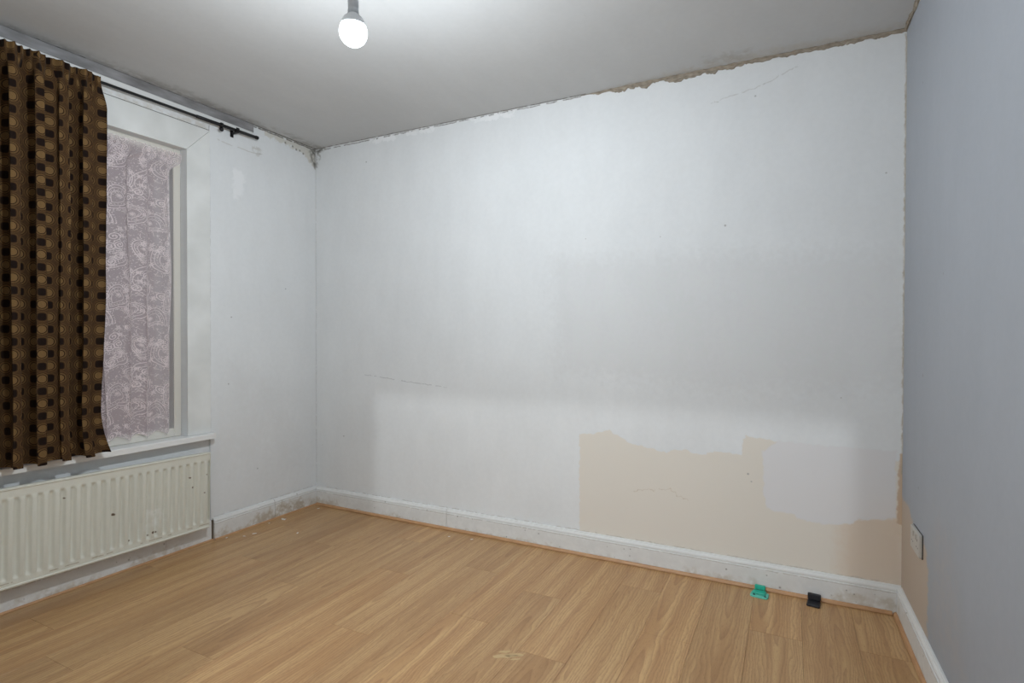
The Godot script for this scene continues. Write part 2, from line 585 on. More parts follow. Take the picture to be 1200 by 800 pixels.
func right_wall_material() -> StandardMaterial3D:
	var w := Wall.new()
	# local picture: x runs from the back corner towards the camera
	w.start(0.0, H, 3.5, H, 260.0, c8(165, 169, 176), 29)  # base darker than the wall's own white, painted to stand in for lens falloff
	w.poly([Vector2(-0.02, 0.50), Vector2(0.15, 0.505), Vector2(0.19, 0.46), Vector2(0.36, 0.45), Vector2(0.43, 0.43), Vector2(0.46, 0.36), Vector2(0.46, 0.10), Vector2(-0.02, 0.10)], c8(188, 172, 156), 0.012, 0.02)
	w.poly([Vector2(0.55, 0.6), Vector2(0.75, 0.55), Vector2(0.9, 0.2), Vector2(0.5, 0.15)], c8(178, 172, 168, 0.4), 0.04, 0.12, 0.6)
	w.poly([Vector2(-0.02, 2.45), Vector2(0.012, 2.45), Vector2(0.012, 0.7), Vector2(-0.02, 0.7)], c8(190, 182, 168, 0.7), 0.004, 0.006, 0.5)
	for q in [[0.3, 2.15, 0.004], [0.35, 1.05, 0.005], [0.62, 1.4, 0.003], [0.3, 0.62, 0.004]]:
		w.dot(Vector2(q[0], q[1]), q[2], c8(130, 130, 130, 0.7))
	return w.material(0.62)


func ceiling_material() -> StandardMaterial3D:
	var w := Wall.new()
	# picture seen from above: x to the right, y = -z upwards
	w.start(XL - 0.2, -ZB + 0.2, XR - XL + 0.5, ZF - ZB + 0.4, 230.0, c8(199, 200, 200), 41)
	w.line([Vector2(XL + 0.012, 2.86), Vector2(XL + 0.012, 1.0)], c8(84, 82, 78, 0.75), 0.006, 0.006, 0.1)
	w.poly([Vector2(-3.0, 2.86), Vector2(-2.9, 2.86), Vector2(-2.93, 2.3), Vector2(-2.9, 1.9), Vector2(-2.96, 1.0), Vector2(-3.0, 1.0)], c8(150, 148, 144, 0.5), 0.02, 0.05, 0.8)
	w.line([Vector2(-3.0, 2.852), Vector2(-1.0, 2.852)], c8(120, 117, 112, 0.6), 0.005, 0.005, 0.2)
	w.poly([Vector2(-0.9, 2.86), Vector2(0.43, 2.86), Vector2(0.43, 2.80), Vector2(0.1, 2.79), Vector2(-0.2, 2.78), Vector2(-0.6, 2.81)], c8(190, 184, 174, 0.55), 0.02, 0.04, 0.6)
	w.poly([Vector2(-0.42, 2.80), Vector2(-0.2, 2.82), Vector2(-0.15, 2.74), Vector2(-0.35, 2.73)], c8(170, 166, 160, 0.5), 0.03, 0.04, 0.8)
	return w.material(0.75)


func skirting_material(s: int, dirt: Array) -> StandardMaterial3D:
	# picture along the board (3.6 m) and up it (0.13 m)
	var w := Wall.new()
	w.start(0.0, 0.13, 3.6, 0.13, 400.0, c8(226, 226, 224), s)
	w.poly([Vector2(0, 0.02), Vector2(3.6, 0.02), Vector2(3.6, -0.02), Vector2(0, -0.02)], c8(196, 188, 178, 0.5), 0.012, 0.02, 0.7)
	w.line([Vector2(0, 0.094), Vector2(3.6, 0.094)], c8(186, 182, 176, 0.45), 0.0022, 0.002, 0.2)
	w.poly([Vector2(0, 0.09), Vector2(3.6, 0.09), Vector2(3.6, 0.03), Vector2(0, 0.03)], c8(208, 208, 206, 0.3), 0.012, 0.03, 0.8)
	for q in dirt:
		w.poly([Vector2(q[0], q[2]), Vector2(q[1], q[2] * 1.05), Vector2(q[1] + 0.03, 0.0), Vector2(q[0] - 0.04, 0.0)], Color(c8(176, 162, 142), q[3] * 0.75), 0.02, 0.03, 0.75)
	for i in 26:
		rng.seed = s * 50 + i
		w.dot(Vector2(rng.randf() * 3.6, rng.randf_range(0.02, 0.12)), rng.randf_range(0.0015, 0.004), c8(110, 106, 100, 0.6))
	return w.material(0.38)


func radiator_material() -> StandardMaterial3D:
	# picture along the radiator from its right end (1.5 m) and up it (0.45 m)
	var w := Wall.new()
	w.start(0.0, 0.45, 1.55, 0.45, 500.0, c8(216, 215, 203), 61)
	for q in [[0.495, 0.20, 0.006], [0.10, 0.245, 0.005], [0.115, 0.30, 0.004], [0.03, 0.20, 0.003], [0.31, 0.06, 0.006], [0.29, 0.055, 0.004], [0.33, 0.05, 0.003], [0.42, 0.05, 0.004], [0.02, 0.30, 0.003], [0.7, 0.33, 0.003]]:
		w.dot(Vector2(q[0], q[1]), q[2], c8(92, 74, 58, 0.85))
	w.poly([Vector2(0.25, 0.16), Vector2(0.34, 0.18), Vector2(0.36, 0.09), Vector2(0.27, 0.08)], c8(240, 240, 236, 0.5), 0.02, 0.02, 0.8)
	w.line([Vector2(0.0, 0.02), Vector2(1.55, 0.02)], c8(150, 136, 112, 0.5), 0.002, 0.002, 0.5)
	return w.material(0.4)


# ------------------------------------------------------------------ the room
func structure(called: String, st: SurfaceTool, m: Material) -> MeshInstance3D:
	var o := obj(called, st, m)
	o.set_meta("kind", "structure")
	return o


func build_walls() -> void:
	M.wall_left = left_wall_material()
	M.wall_back = back_wall_material()
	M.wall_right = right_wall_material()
	M.plain_wall = mat(c8(226, 228, 228), 0.65, 0.0, 0.35)

	# floor: a dark base with the laminate boards laid on it, each a board of its own
	var st := mb()
	bx(st, Vector3(XL - 0.3, -0.2, ZB - 0.15), Vector3(XR + 0.35, -0.009, ZF + 0.15))
	var floor_ := structure("floor", st, mat(c8(70, 50, 34), 0.9))
	var wood := wood_material()
	var bw := 0.193
	var bl := 1.285
	rng.seed = 5
	for k in range(-1, 17):
		var x1 := 0.242 - bw * k
		var x0 := maxf(x1 - bw, XL + 0.003)
		if k == -1:
			x0 = 0.242
			x1 = XR - 0.004
		# the board ends of each run are offset from those of its neighbours
		var z: float = ZB + 0.004 - (bl - 0.399 if k == -1 else [0.42, 0.86, 0.12, 0.64, 1.02, 0.30, 0.75][k % 7])
		while z < ZF - 0.01:
			var za := maxf(z, ZB + 0.004)
			var zb := minf(z + bl, ZF - 0.004)
			if zb - za > 0.03:
				var row := rng.randi() % 8
				var flip := rng.randf() < 0.5
				var z_start := z
				st = mb()
				uvf = func(p: Vector3) -> Vector2:
					var a: float = (p.z - z_start) / bl
					var b := (p.x - (x1 - bw)) / bw
					return Vector2(1.0 - a if flip else a, (row + clampf(b, 0.01, 0.99)) / 8.0)
				bx(st, Vector3(x0 + 0.0003, -0.0088, za + 0.0003), Vector3(x1 - 0.0003, 0.0, zb - 0.0003), 0.0004)
				obj("plank", st, wood, floor_)
			z += bl
	# a worn, whitish smear on the boards
	var smear := mat(c8(196, 166, 122), 0.55)
	var sn := noise(90, 1.5, 2)
	st = mb()
	for q in [[-0.94, -1.815, 0.050, 0.012], [-0.915, -1.835, 0.040, 0.010], [-0.955, -1.838, 0.026, 0.007], [-0.90, -1.812, 0.022, 0.006]]:
		var pg := PackedVector2Array()
		for i in 26:
			var a := TAU * i / 26.0
			var r := 1.0 + 0.6 * sn.get_noise_2d(cos(a) * 2.4 + q[0] * 90.0, sin(a) * 2.4)
			pg.append(Vector2(cos(a) * q[2] * r, sin(a) * q[3] * r))
		ext(st, pg, Transform3D(Basis(Vector3.UP, 0.55) * Basis(Vector3.RIGHT, -PI / 2), Vector3(q[0], 0.0001, q[1])), 0.0003)
	obj("worn_smear", st, smear, floor_)

	# ceiling
	st = mb()
	uvf = func(p: Vector3) -> Vector2: return Vector2((p.x - (XL - 0.2)) / (XR - XL + 0.5), (p.z - (ZB - 0.2)) / (ZF - ZB + 0.4))
	bx(st, Vector3(XL - 0.3, H, ZB - 0.15), Vector3(XR + 0.35, H + 0.2, ZF + 0.15))
	structure("ceiling", st, ceiling_material())

	# left wall round the window opening, set back a little below the sill
	st = mb()
	uvf = func(p: Vector3) -> Vector2: return Vector2((p.z - ZB) / (ZF - ZB), (H - p.y) / H)
	bx(st, Vector3(XL - 0.3, 0, ZB), Vector3(XL, H, -2.064))
	bx(st, Vector3(XL - 0.3, 0.597, -2.064), Vector3(XL, H, -1.925))
	bx(st, Vector3(XL - 0.3, 2.222, -1.925), Vector3(XL, H, -0.5))
	bx(st, Vector3(XL - 0.3, 0.597, -0.5), Vector3(XL, H, ZF))
	bx(st, Vector3(XL - 0.3, 0, -2.064), Vector3(XL - 0.012, 0.597, ZF))
	structure("wall_left", st, M.wall_left)

	# back wall
	st = mb()
	uvf = func(p: Vector3) -> Vector2: return Vector2((p.x - XL) / (XR - XL), (H - p.y) / H)
	bx(st, Vector3(XL - 0.3, 0, ZB - 0.15), Vector3(XR + 0.35, H, ZB))
	structure("wall_back", st, M.wall_back)

	# right wall, in its own turned frame
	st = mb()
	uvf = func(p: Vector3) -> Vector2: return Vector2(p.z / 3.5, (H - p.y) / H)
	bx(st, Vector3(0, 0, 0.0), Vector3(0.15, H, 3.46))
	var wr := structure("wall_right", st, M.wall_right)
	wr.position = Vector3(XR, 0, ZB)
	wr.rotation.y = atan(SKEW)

	# the wall behind the camera, with an open doorway to a lit hall (its light falls as a patch on the lower back wall)
	st = mb()
	bx(st, Vector3(XL - 0.3, 0, ZF), Vector3(DOOR_L, H, ZF + 0.12))
	bx(st, Vector3(DOOR_L, DOOR_H, ZF), Vector3(DOOR_R, H, ZF + 0.12))
	bx(st, Vector3(DOOR_R, 0, ZF), Vector3(XR + 0.35, H, ZF + 0.12))
	structure("wall_rear", st, M.plain_wall)
	build_hall()


const DOOR_L := -1.23
const DOOR_R := -0.47
const DOOR_H := 2.0


func build_hall() -> void:
	# the hall beyond the doorway, closed all round
	var z1 := ZF + 0.12
	var z2 := 2.7
	var x1 := -2.3
	var x2 := 0.6
	var st := mb()
	bx(st, Vector3(x1, -0.2, z1), Vector3(x2, -0.002, z2))
	structure("floor_hall", st, mat(c8(150, 112, 76), 0.5))
	st = mb()
	bx(st, Vector3(x1, H, z1), Vector3(x2, H + 0.2, z2))
	structure("ceiling_hall", st, M.plain_wall)
	st = mb()
	bx(st, Vector3(x1 - 0.15, -0.2, z1), Vector3(x1, H + 0.2, z2))
	structure("wall_hall_left", st, M.plain_wall)
	st = mb()
	bx(st, Vector3(x2, -0.2, z1), Vector3(x2 + 0.15, H + 0.2, z2))
	structure("wall_hall_right", st, M.plain_wall)
	st = mb()
	bx(st, Vector3(x1 - 0.15, -0.2, z2), Vector3(x2 + 0.15, H + 0.2, z2 + 0.15))
	structure("wall_hall_rear", st, M.plain_wall)
	# the door lining
	st = mb()
	bx(st, Vector3(DOOR_L - 0.06, 0, ZF - 0.014), Vector3(DOOR_L - 0.002, DOOR_H + 0.06, ZF - 0.0005), 0.003)
	bx(st, Vector3(DOOR_R + 0.002, 0, ZF - 0.014), Vector3(DOOR_R + 0.06, DOOR_H + 0.06, ZF - 0.0005), 0.003)
	bx(st, Vector3(DOOR_L - 0.0015, DOOR_H + 0.002, ZF - 0.014), Vector3(DOOR_R + 0.0015, DOOR_H + 0.06, ZF - 0.0005), 0.003)
	structure("trim_6", st, mat(c8(226, 226, 224), 0.4))
	# a small bulkhead bulb on the hall ceiling
	var lamp := thing("hall_lamp", Vector3(-0.75, H, 1.936))
	tag(lamp, "small round ceiling lamp in the hall outside the open doorway behind the camera", "lamp")
	st = mb(true)
	lathe(st, [[0.0, -0.066], [0.022, -0.066], [0.026, -0.03], [0.05, -0.016], [0.052, -0.0005], [0.0, -0.0005]], Transform3D(), 24)
	obj("lamp_base", st, mat(c8(225, 226, 228), 0.5), lamp)
	var glow := mat(c8(250, 252, 255), 0.4)
	glow.emission_enabled = true
	glow.emission = Color(0.95, 0.98, 1.0)
	glow.emission_energy_multiplier = 4.0
	st = mb(true)
	var prof := []
	for i in 17:
		var a := lerpf(-PI / 2, PI / 2 - 0.6, i / 16.0)
		prof.append([maxf(0.0, cos(a) * 0.038), -0.095 + sin(a) * 0.038])
	lathe(st, prof, Transform3D(), 24)
	obj("bulb", st, glow, lamp)
	var light := OmniLight3D.new()
	light.name = "hall_light"
	light.position = Vector3(0, -0.095, 0)
	light.light_color = Color(0.95, 0.98, 1.0)
	light.light_energy = HALL_ENERGY
	light.light_size = 0.022
	light.omni_range = 14.0
	light.omni_attenuation = 2.0
	light.shadow_enabled = true
	lamp.add_child(light)


func skirting_profile() -> PackedVector2Array:
	return PackedVector2Array([Vector2(0.0005, 0), Vector2(0.0190, 0), Vector2(0.0195, 0.002), Vector2(0.0195, 0.0965), Vector2(0.0188, 0.0982), Vector2(0.0150, 0.0988), Vector2(0.0150, 0.1018), Vector2(0.0168, 0.1040), Vector2(0.0165, 0.1100), Vector2(0.0140, 0.1150), Vector2(0.0105, 0.1185), Vector2(0.0092, 0.1225), Vector2(0.0068, 0.1247), Vector2(0.0005, 0.125)])


func run_frame(at: Vector3, along: Vector3, out: Vector3) -> Transform3D:
	# x away from the wall, y up, z along the run
	return Transform3D(Basis(out, Vector3.UP, along), at)


func build_skirtings() -> void:
	var prof := skirting_profile()
	var back := Node3D.new()
	back.name = "baseboard_back"
	back.set_meta("kind", "structure")
	add_child(back)
	var mb_ := skirting_material(71, [[0.02, 0.22, 0.05, 0.6], [0.62, 0.75, 0.03, 0.5], [1.25, 1.8, 0.02, 0.4], [2.55, 2.85, 0.03, 0.5], [3.2, 3.43, 0.06, 0.6]])
	for q in [[XL + 0.02, -1.886], [-1.883, XR - 0.001]]:
		var st := mb()
		uvf = func(p: Vector3) -> Vector2: return Vector2((p.x - XL) / 3.6, (0.13 - p.y) / 0.13)
		ext(st, prof, run_frame(Vector3(q[0], 0, ZB), Vector3.RIGHT, Vector3(0, 0, 1)), q[1] - q[0])
		obj("board", st, mb_, back)

	var left := Node3D.new()
	left.name = "baseboard_left"
	left.set_meta("kind", "structure")
	add_child(left)
	var ml := skirting_material(83, [[0.03, 0.14, 0.05, 0.6], [0.16, 0.36, 0.075, 0.95], [0.37, 0.52, 0.07, 0.9], [0.55, 0.62, 0.03, 0.6], [0.70, 0.80, 0.045, 0.9]])
	for q in [[ZB + 0.0005, -2.498], [-2.495, -2.074]]:
		var st := mb()
		uvf = func(p: Vector3) -> Vector2: return Vector2((p.z - ZB) / 3.6, (0.13 - p.y) / 0.13)
		ext(st, prof, run_frame(Vector3(XL, 0, q[0]), Vector3(0, 0, 1), Vector3.RIGHT), q[1] - q[0])
		obj("board", st, ml, left)
	# the plainer boards under the radiator, in the recess
	var mu := skirting_material(89, [[1.0, 1.2, 0.04, 0.6], [1.4, 1.7, 0.03, 0.6]])
	var low := PackedVector2Array([Vector2(0.0005, 0), Vector2(0.019, 0), Vector2(0.020, 0.002), Vector2(0.020, 0.108), Vector2(0.016, 0.116), Vector2(0.0005, 0.118)])
	for q in [[-2.0625, -1.802], [-1.8005, ZF - 0.001]]:
		var st := mb()
		uvf = func(p: Vector3) -> Vector2: return Vector2((p.z - ZB) / 3.6, (0.13 - p.y) / 0.13)
		ext(st, low, run_frame(Vector3(XL - 0.012, 0, q[0]), Vector3(0, 0, 1), Vector3.RIGHT), q[1] - q[0])
		obj("board", st, mu, left)
	# crumbled, dirty filler in the gap between the two heights
	var st2 := mb()
	bx(st2, Vector3(XL + 0.0005, 0.0, -2.0735), Vector3(XL + 0.011, 0.118, -2.0645), 0.003)
	obj("gap_filler", st2, mat(c8(104, 94, 80), 0.95), left)

	var right := Node3D.new()
	right.name = "baseboard_right"
	right.set_meta("kind", "structure")
	right.position = Vector3(XR, 0, ZB)
	right.rotation.y = atan(SKEW)
	add_child(right)
	var mr := skirting_material(97, [[0.0, 0.08, 0.05, 0.6], [0.3, 0.6, 0.02, 0.4]])
	var st3 := mb()
	uvf = func(p: Vector3) -> Vector2: return Vector2(p.z / 3.6, (0.13 - p.y) / 0.13)
	ext(st3, prof, run_frame(Vector3(0, 0, 0.021), Vector3(0, 0, 1), Vector3.LEFT), 3.43)
	obj("board", st3, mr, right)

	# wood-look beading that hides the edge of the laminate
	var bead := mat(Color(1, 1, 1), 0.5)
	bead.albedo_texture = noise_tex(55, 0.02, 256)
	(bead.albedo_texture as NoiseTexture2D).color_ramp = ramp(c8(166, 122, 84), c8(204, 160, 116))
	bead.uv1_triplanar = true
	bead.uv1_scale = Vector3(2, 30, 2)
	var big := PackedVector2Array([Vector2(0, 0.0012), Vector2(0.012, 0.0012), Vector2(0.013, 0.004), Vector2(0.010, 0.010), Vector2(0.006, 0.0145), Vector2(0, 0.016)])
	st3 = mb()
	ext(st3, big, run_frame(Vector3(XL + 0.03, 0, ZB + 0.0197), Vector3.RIGHT, Vector3(0, 0, 1)), XR - XL - 0.065)
	structure("trim_1", st3, bead)
	var small := PackedVector2Array([Vector2(0, 0.0008), Vector2(0.008, 0.0008), Vector2(0.008, 0.003), Vector2(0.004, 0.008), Vector2(0, 0.009)])
	st3 = mb()
	ext(st3, small, run_frame(Vector3(XL + 0.0197, 0, ZB + 0.02), Vector3(0, 0, 1), Vector3.RIGHT), 0.766)
	ext(st3, small, run_frame(Vector3(XL + 0.0083, 0, -2.073), Vector3(0, 0, 1), Vector3.RIGHT), 2.6)
	structure("trim_2", st3, bead)
	st3 = mb()
	ext(st3, big, run_frame(Vector3(-0.0197, 0, 0.021), Vector3(0, 0, 1), Vector3.LEFT), 3.42)
	var t3 := structure("trim_3", st3, bead)
	t3.position = Vector3(XR, 0, ZB)
	t3.rotation.y = atan(SKEW)


func ramp(a: Color, b: Color) -> Gradient:
	var g := Gradient.new()
	g.set_color(0, a)
	g.set_color(1, b)
	return g


func build_ceiling_edges() -> void:
	# ragged remains of a torn-off cornice along the back wall, growing towards the right corner
	var n := noise(201, 1.0, 3)
	var m := mat(Color(1, 1, 1), 0.9)
	m.albedo_texture = noise_tex(57, 0.03, 256)
	(m.albedo_texture as NoiseTexture2D).color_ramp = ramp(c8(118, 108, 95), c8(188, 178, 162))
	m.uv1_triplanar = true
	m.uv1_scale = Vector3(3, 9, 9)
	m.heightmap_enabled = true
	m.heightmap_scale = 0.4
	m.heightmap_texture = noise_tex(58, 0.05, 256)
	var N := 220
	var st := mb()
	for side in 2:
		var prev := []
		for i in N + 1:
			var x := lerpf(-1.03, XR + 0.002, float(i) / N) if side == 0 else lerpf(0.0, 2.2, float(i) / N)
			var g := clampf((x + 1.03) / 0.25, 0.15, 1.0) if side == 0 else 0.8
			var chips := floorf((n.get_noise_2d(x * 9.0, 3.0 + side * 9) * 1.6 + 0.9) * 3.0) / 3.0
			var drop := g * (0.010 + 0.016 * chips * (1.0 if x < -0.2 and side == 0 else 0.35) + 0.006 * n.get_noise_2d(x * 40.0, 11.0))
			var over := g * (0.014 + 0.008 * n.get_noise_2d(x * 22.0, 51.0 + side))
			drop = maxf(drop, 0.003)
			over = maxf(over, 0.003)
			var ring := [Vector2(0.0002, -drop), Vector2(0.005 * g, -drop + 0.001), Vector2(0.006 * g + 0.001, -0.011 * g), Vector2(0.010 * g + 0.001, -0.006 * g), Vector2(over, -0.004 * g), Vector2(over, -0.0002)]
			var pts := []
			for q in ring:
				pts.append(Vector3(x, H + q.y, ZB + q.x) if side == 0 else Vector3(XR + SKEW * x - q.x - 0.0005, H + q.y, ZB + x))
			if prev:
				for k in 5:
					quad(st, prev[k], pts[k], pts[k + 1], prev[k + 1], Vector3(0, -1, 1) if side == 0 else Vector3(-1, -1, 0))
			prev = pts
	structure("trim_4", st, m)

	# the batten over the window: a grubby grey board under the ceiling with a white painted lath along its foot
	var bat := Node3D.new()
	bat.name = "trim_5"
	bat.set_meta("kind", "structure")
	add_child(bat)
	var grey := mat(Color(1, 1, 1), 0.8)
	grey.albedo_texture = noise_tex(63, 0.015, 256)
	(grey.albedo_texture as NoiseTexture2D).color_ramp = ramp(c8(104, 102, 102), c8(150, 149, 150))
	grey.uv1_triplanar = true
	grey.uv1_scale = Vector3(4, 4, 1.3)
	st = mb()
	bx(st, Vector3(XL + 0.0003, 2.448, -2.345), Vector3(XL + 0.018, H - 0.0005, ZF - 0.002), 0.002)
	obj("board", st, grey, bat)
	st = mb()
	bx(st, Vector3(XL + 0.0003, 2.420, -2.335), Vector3(XL + 0.024, 2.4476, ZF - 0.002), 0.003)
	obj("lath", st, mat(c8(222, 222, 220), 0.5), bat)


func build_window() -> void:
	var w := Node3D.new()
	w.name = "window_1"
	w.set_meta("kind", "structure")
	add_child(w)
	var paint := mat(Color(1, 1, 1), 0.45)
	paint.albedo_texture = noise_tex(64, 0.008, 256)
	(paint.albedo_texture as NoiseTexture2D).color_ramp = ramp(c8(210, 211, 208), c8(230, 231, 229))
	paint.uv1_triplanar = true
	paint.uv1_scale = Vector3.ONE * 1.4
	var cream := mat(c8(216, 212, 203), 0.45)
	var z1 := -1.925
	var z0 := -0.5
	var o1 := -2.062
	var o0 := -0.363
	# mitred boards round the opening; frame: x = world z, y = world y, out along +x
	var t := Transform3D(Basis(Vector3(0, 0, 1), Vector3.UP, Vector3.RIGHT), Vector3(XL + 0.0003, 0, 0))
	var g := 0.0006
	var st := mb()
	ext(st, PackedVector2Array([Vector2(o1, 0.6285), Vector2(z1, 0.6285), Vector2(z1, 2.222 - g), Vector2(o1, 2.368 - g)]), t, 0.007, 0.0015)
	obj("architrave", st, paint, w)
	st = mb()
	ext(st, PackedVector2Array([Vector2(z1 + g, 2.222), Vector2(z0 - g, 2.222), Vector2(o0 - g, 2.368), Vector2(o1 + g, 2.368)]), t, 0.007, 0.0015)
	obj("architrave", st, paint, w)
	st = mb()
	ext(st, PackedVector2Array([Vector2(z0, 0.6285), Vector2(o0, 0.6285), Vector2(o0, 2.368 - g), Vector2(z0, 2.222 - g)]), t, 0.007, 0.0015)
	obj("architrave", st, paint, w)
	# sill board with a horn past the architrave
	st = mb()
	var ts := Transform3D(Basis(Vector3.RIGHT, Vector3(0, 0, 1), Vector3.UP), Vector3(0, 0.5975, 0))
	ext(st, PackedVector2Array([Vector2(XL - 0.14, z1 + 0.001), Vector2(XL + 0.0005, z1 + 0.001), Vector2(XL + 0.0005, -2.067), Vector2(XL + 0.047, -2.067), Vector2(XL + 0.047, -0.355), Vector2(XL + 0.0005, -0.355), Vector2(XL + 0.0005, z0 - 0.001), Vector2(XL - 0.14, z0 - 0.001)]), ts, 0.0305, 0.004)
	obj("sill", st, mat(c8(228, 228, 226), 0.4), w)
	# frame
	var xa := XL - 0.105
	var xb := XL - 0.047
	for q in [[z1 + 0.001, z1 + 0.041], [z0 - 0.041, z0 - 0.001]]:
		st = mb()
		bx(st, Vector3(xa, 0.6285, q[0]), Vector3(xb, 2.2215, q[1]), 0.004)
		obj("jamb", st, cream, w)
	st = mb()
	bx(st, Vector3(xa, 2.180, z1 + 0.0412), Vector3(xb, 2.2215, z0 - 0.0412), 0.004)
	obj("head_rail", st, cream, w)
	st = mb()
	bx(st, Vector3(xa, 0.6285, z1 + 0.0412), Vector3(xb, 0.676, z0 - 0.0412), 0.004)
	obj("bottom_rail", st, cream, w)
	# glazing bead and pane
	var glass := mat(Color(0.9, 0.93, 0.95, 0.06), 0.03)
	glass.transparency = BaseMaterial3D.TRANSPARENCY_ALPHA
	st = mb()
	bx(st, Vector3(XL - 0.056, 0.6765, z1 + 0.042), Vector3(XL - 0.052, 2.1795, z0 - 0.042))
	obj("pane", st, glass, w)


# ------------------------------------------------------------------ things
func build_lamp() -> void:
	var at := Vector3(-1.21, H, -1.305)
	var lamp := thing("pendant_lamp", at)
	tag(lamp, "bare glowing light bulb in a white lampholder hanging from the ceiling", "lamp")
	var plastic := mat(c8(188, 192, 196), 0.4)
	var st := mb(true)
	lathe(st, [[0.0, -0.030], [0.016, -0.030], [0.024, -0.026], [0.040, -0.018], [0.046, -0.008], [0.047, -0.0005], [0.0, -0.0005]], Transform3D())
	obj("ceiling_rose", st, plastic, lamp)
	st = mb(true)
	bar(st, Vector3(0, -0.26, 0), Vector3(0, -0.028, 0), 0.0032, 10)
	obj("cable", st, plastic, lamp)
	st = mb(true)
	lathe(st, [[0.0, -0.318], [0.0155, -0.318], [0.0168, -0.316], [0.0168, -0.306], [0.0158, -0.304], [0.0158, -0.300], [0.0164, -0.298], [0.0164, -0.270], [0.0120, -0.262], [0.0065, -0.255], [0.0048, -0.245], [0.0, -0.245]], Transform3D())
	obj("lamp_holder", st, plastic, lamp)
	# the bulb: an opaque tapered base with its diffuser dome below
	var c := -0.3735
	var base_ := mat(c8(225, 228, 230), 0.4)
	st = mb(true)
	lathe(st, [[0.0, c + 0.018], [0.0395, c + 0.018], [0.0400, c + 0.022], [0.030, c + 0.042], [0.0180, c + 0.053], [0.0150, c + 0.056], [0.0, c + 0.056]], Transform3D())
	var bulb_glow := mat(c8(250, 252, 255), 0.4)
	bulb_glow.emission_enabled = true
	bulb_glow.emission = Color(0.93, 0.97, 1.0)
	bulb_glow.emission_energy_multiplier = 5.0
	var dome := []
	for i in 19:
		var a := lerpf(-PI / 2, 0.44, i / 18.0)
		dome.append([maxf(0.0, cos(a) * 0.0425), c + sin(a) * 0.0425])
	var dst := mb(true)
	lathe(dst, dome, Transform3D(), 32)
	var bulb := obj("bulb", dst, bulb_glow, lamp)
	obj("bulb_base", st, base_, bulb)
	var light := OmniLight3D.new()
	light.name = "bulb_light"
	light.position = Vector3(0, c - 0.008, 0)
	light.light_color = Color(0.94, 0.975, 1.0)
	light.light_energy = LAMP_ENERGY
	light.light_size = 0.03
	light.omni_range = 12.0
	light.omni_attenuation = 2.0
	light.shadow_enabled = true
	lamp.add_child(light)




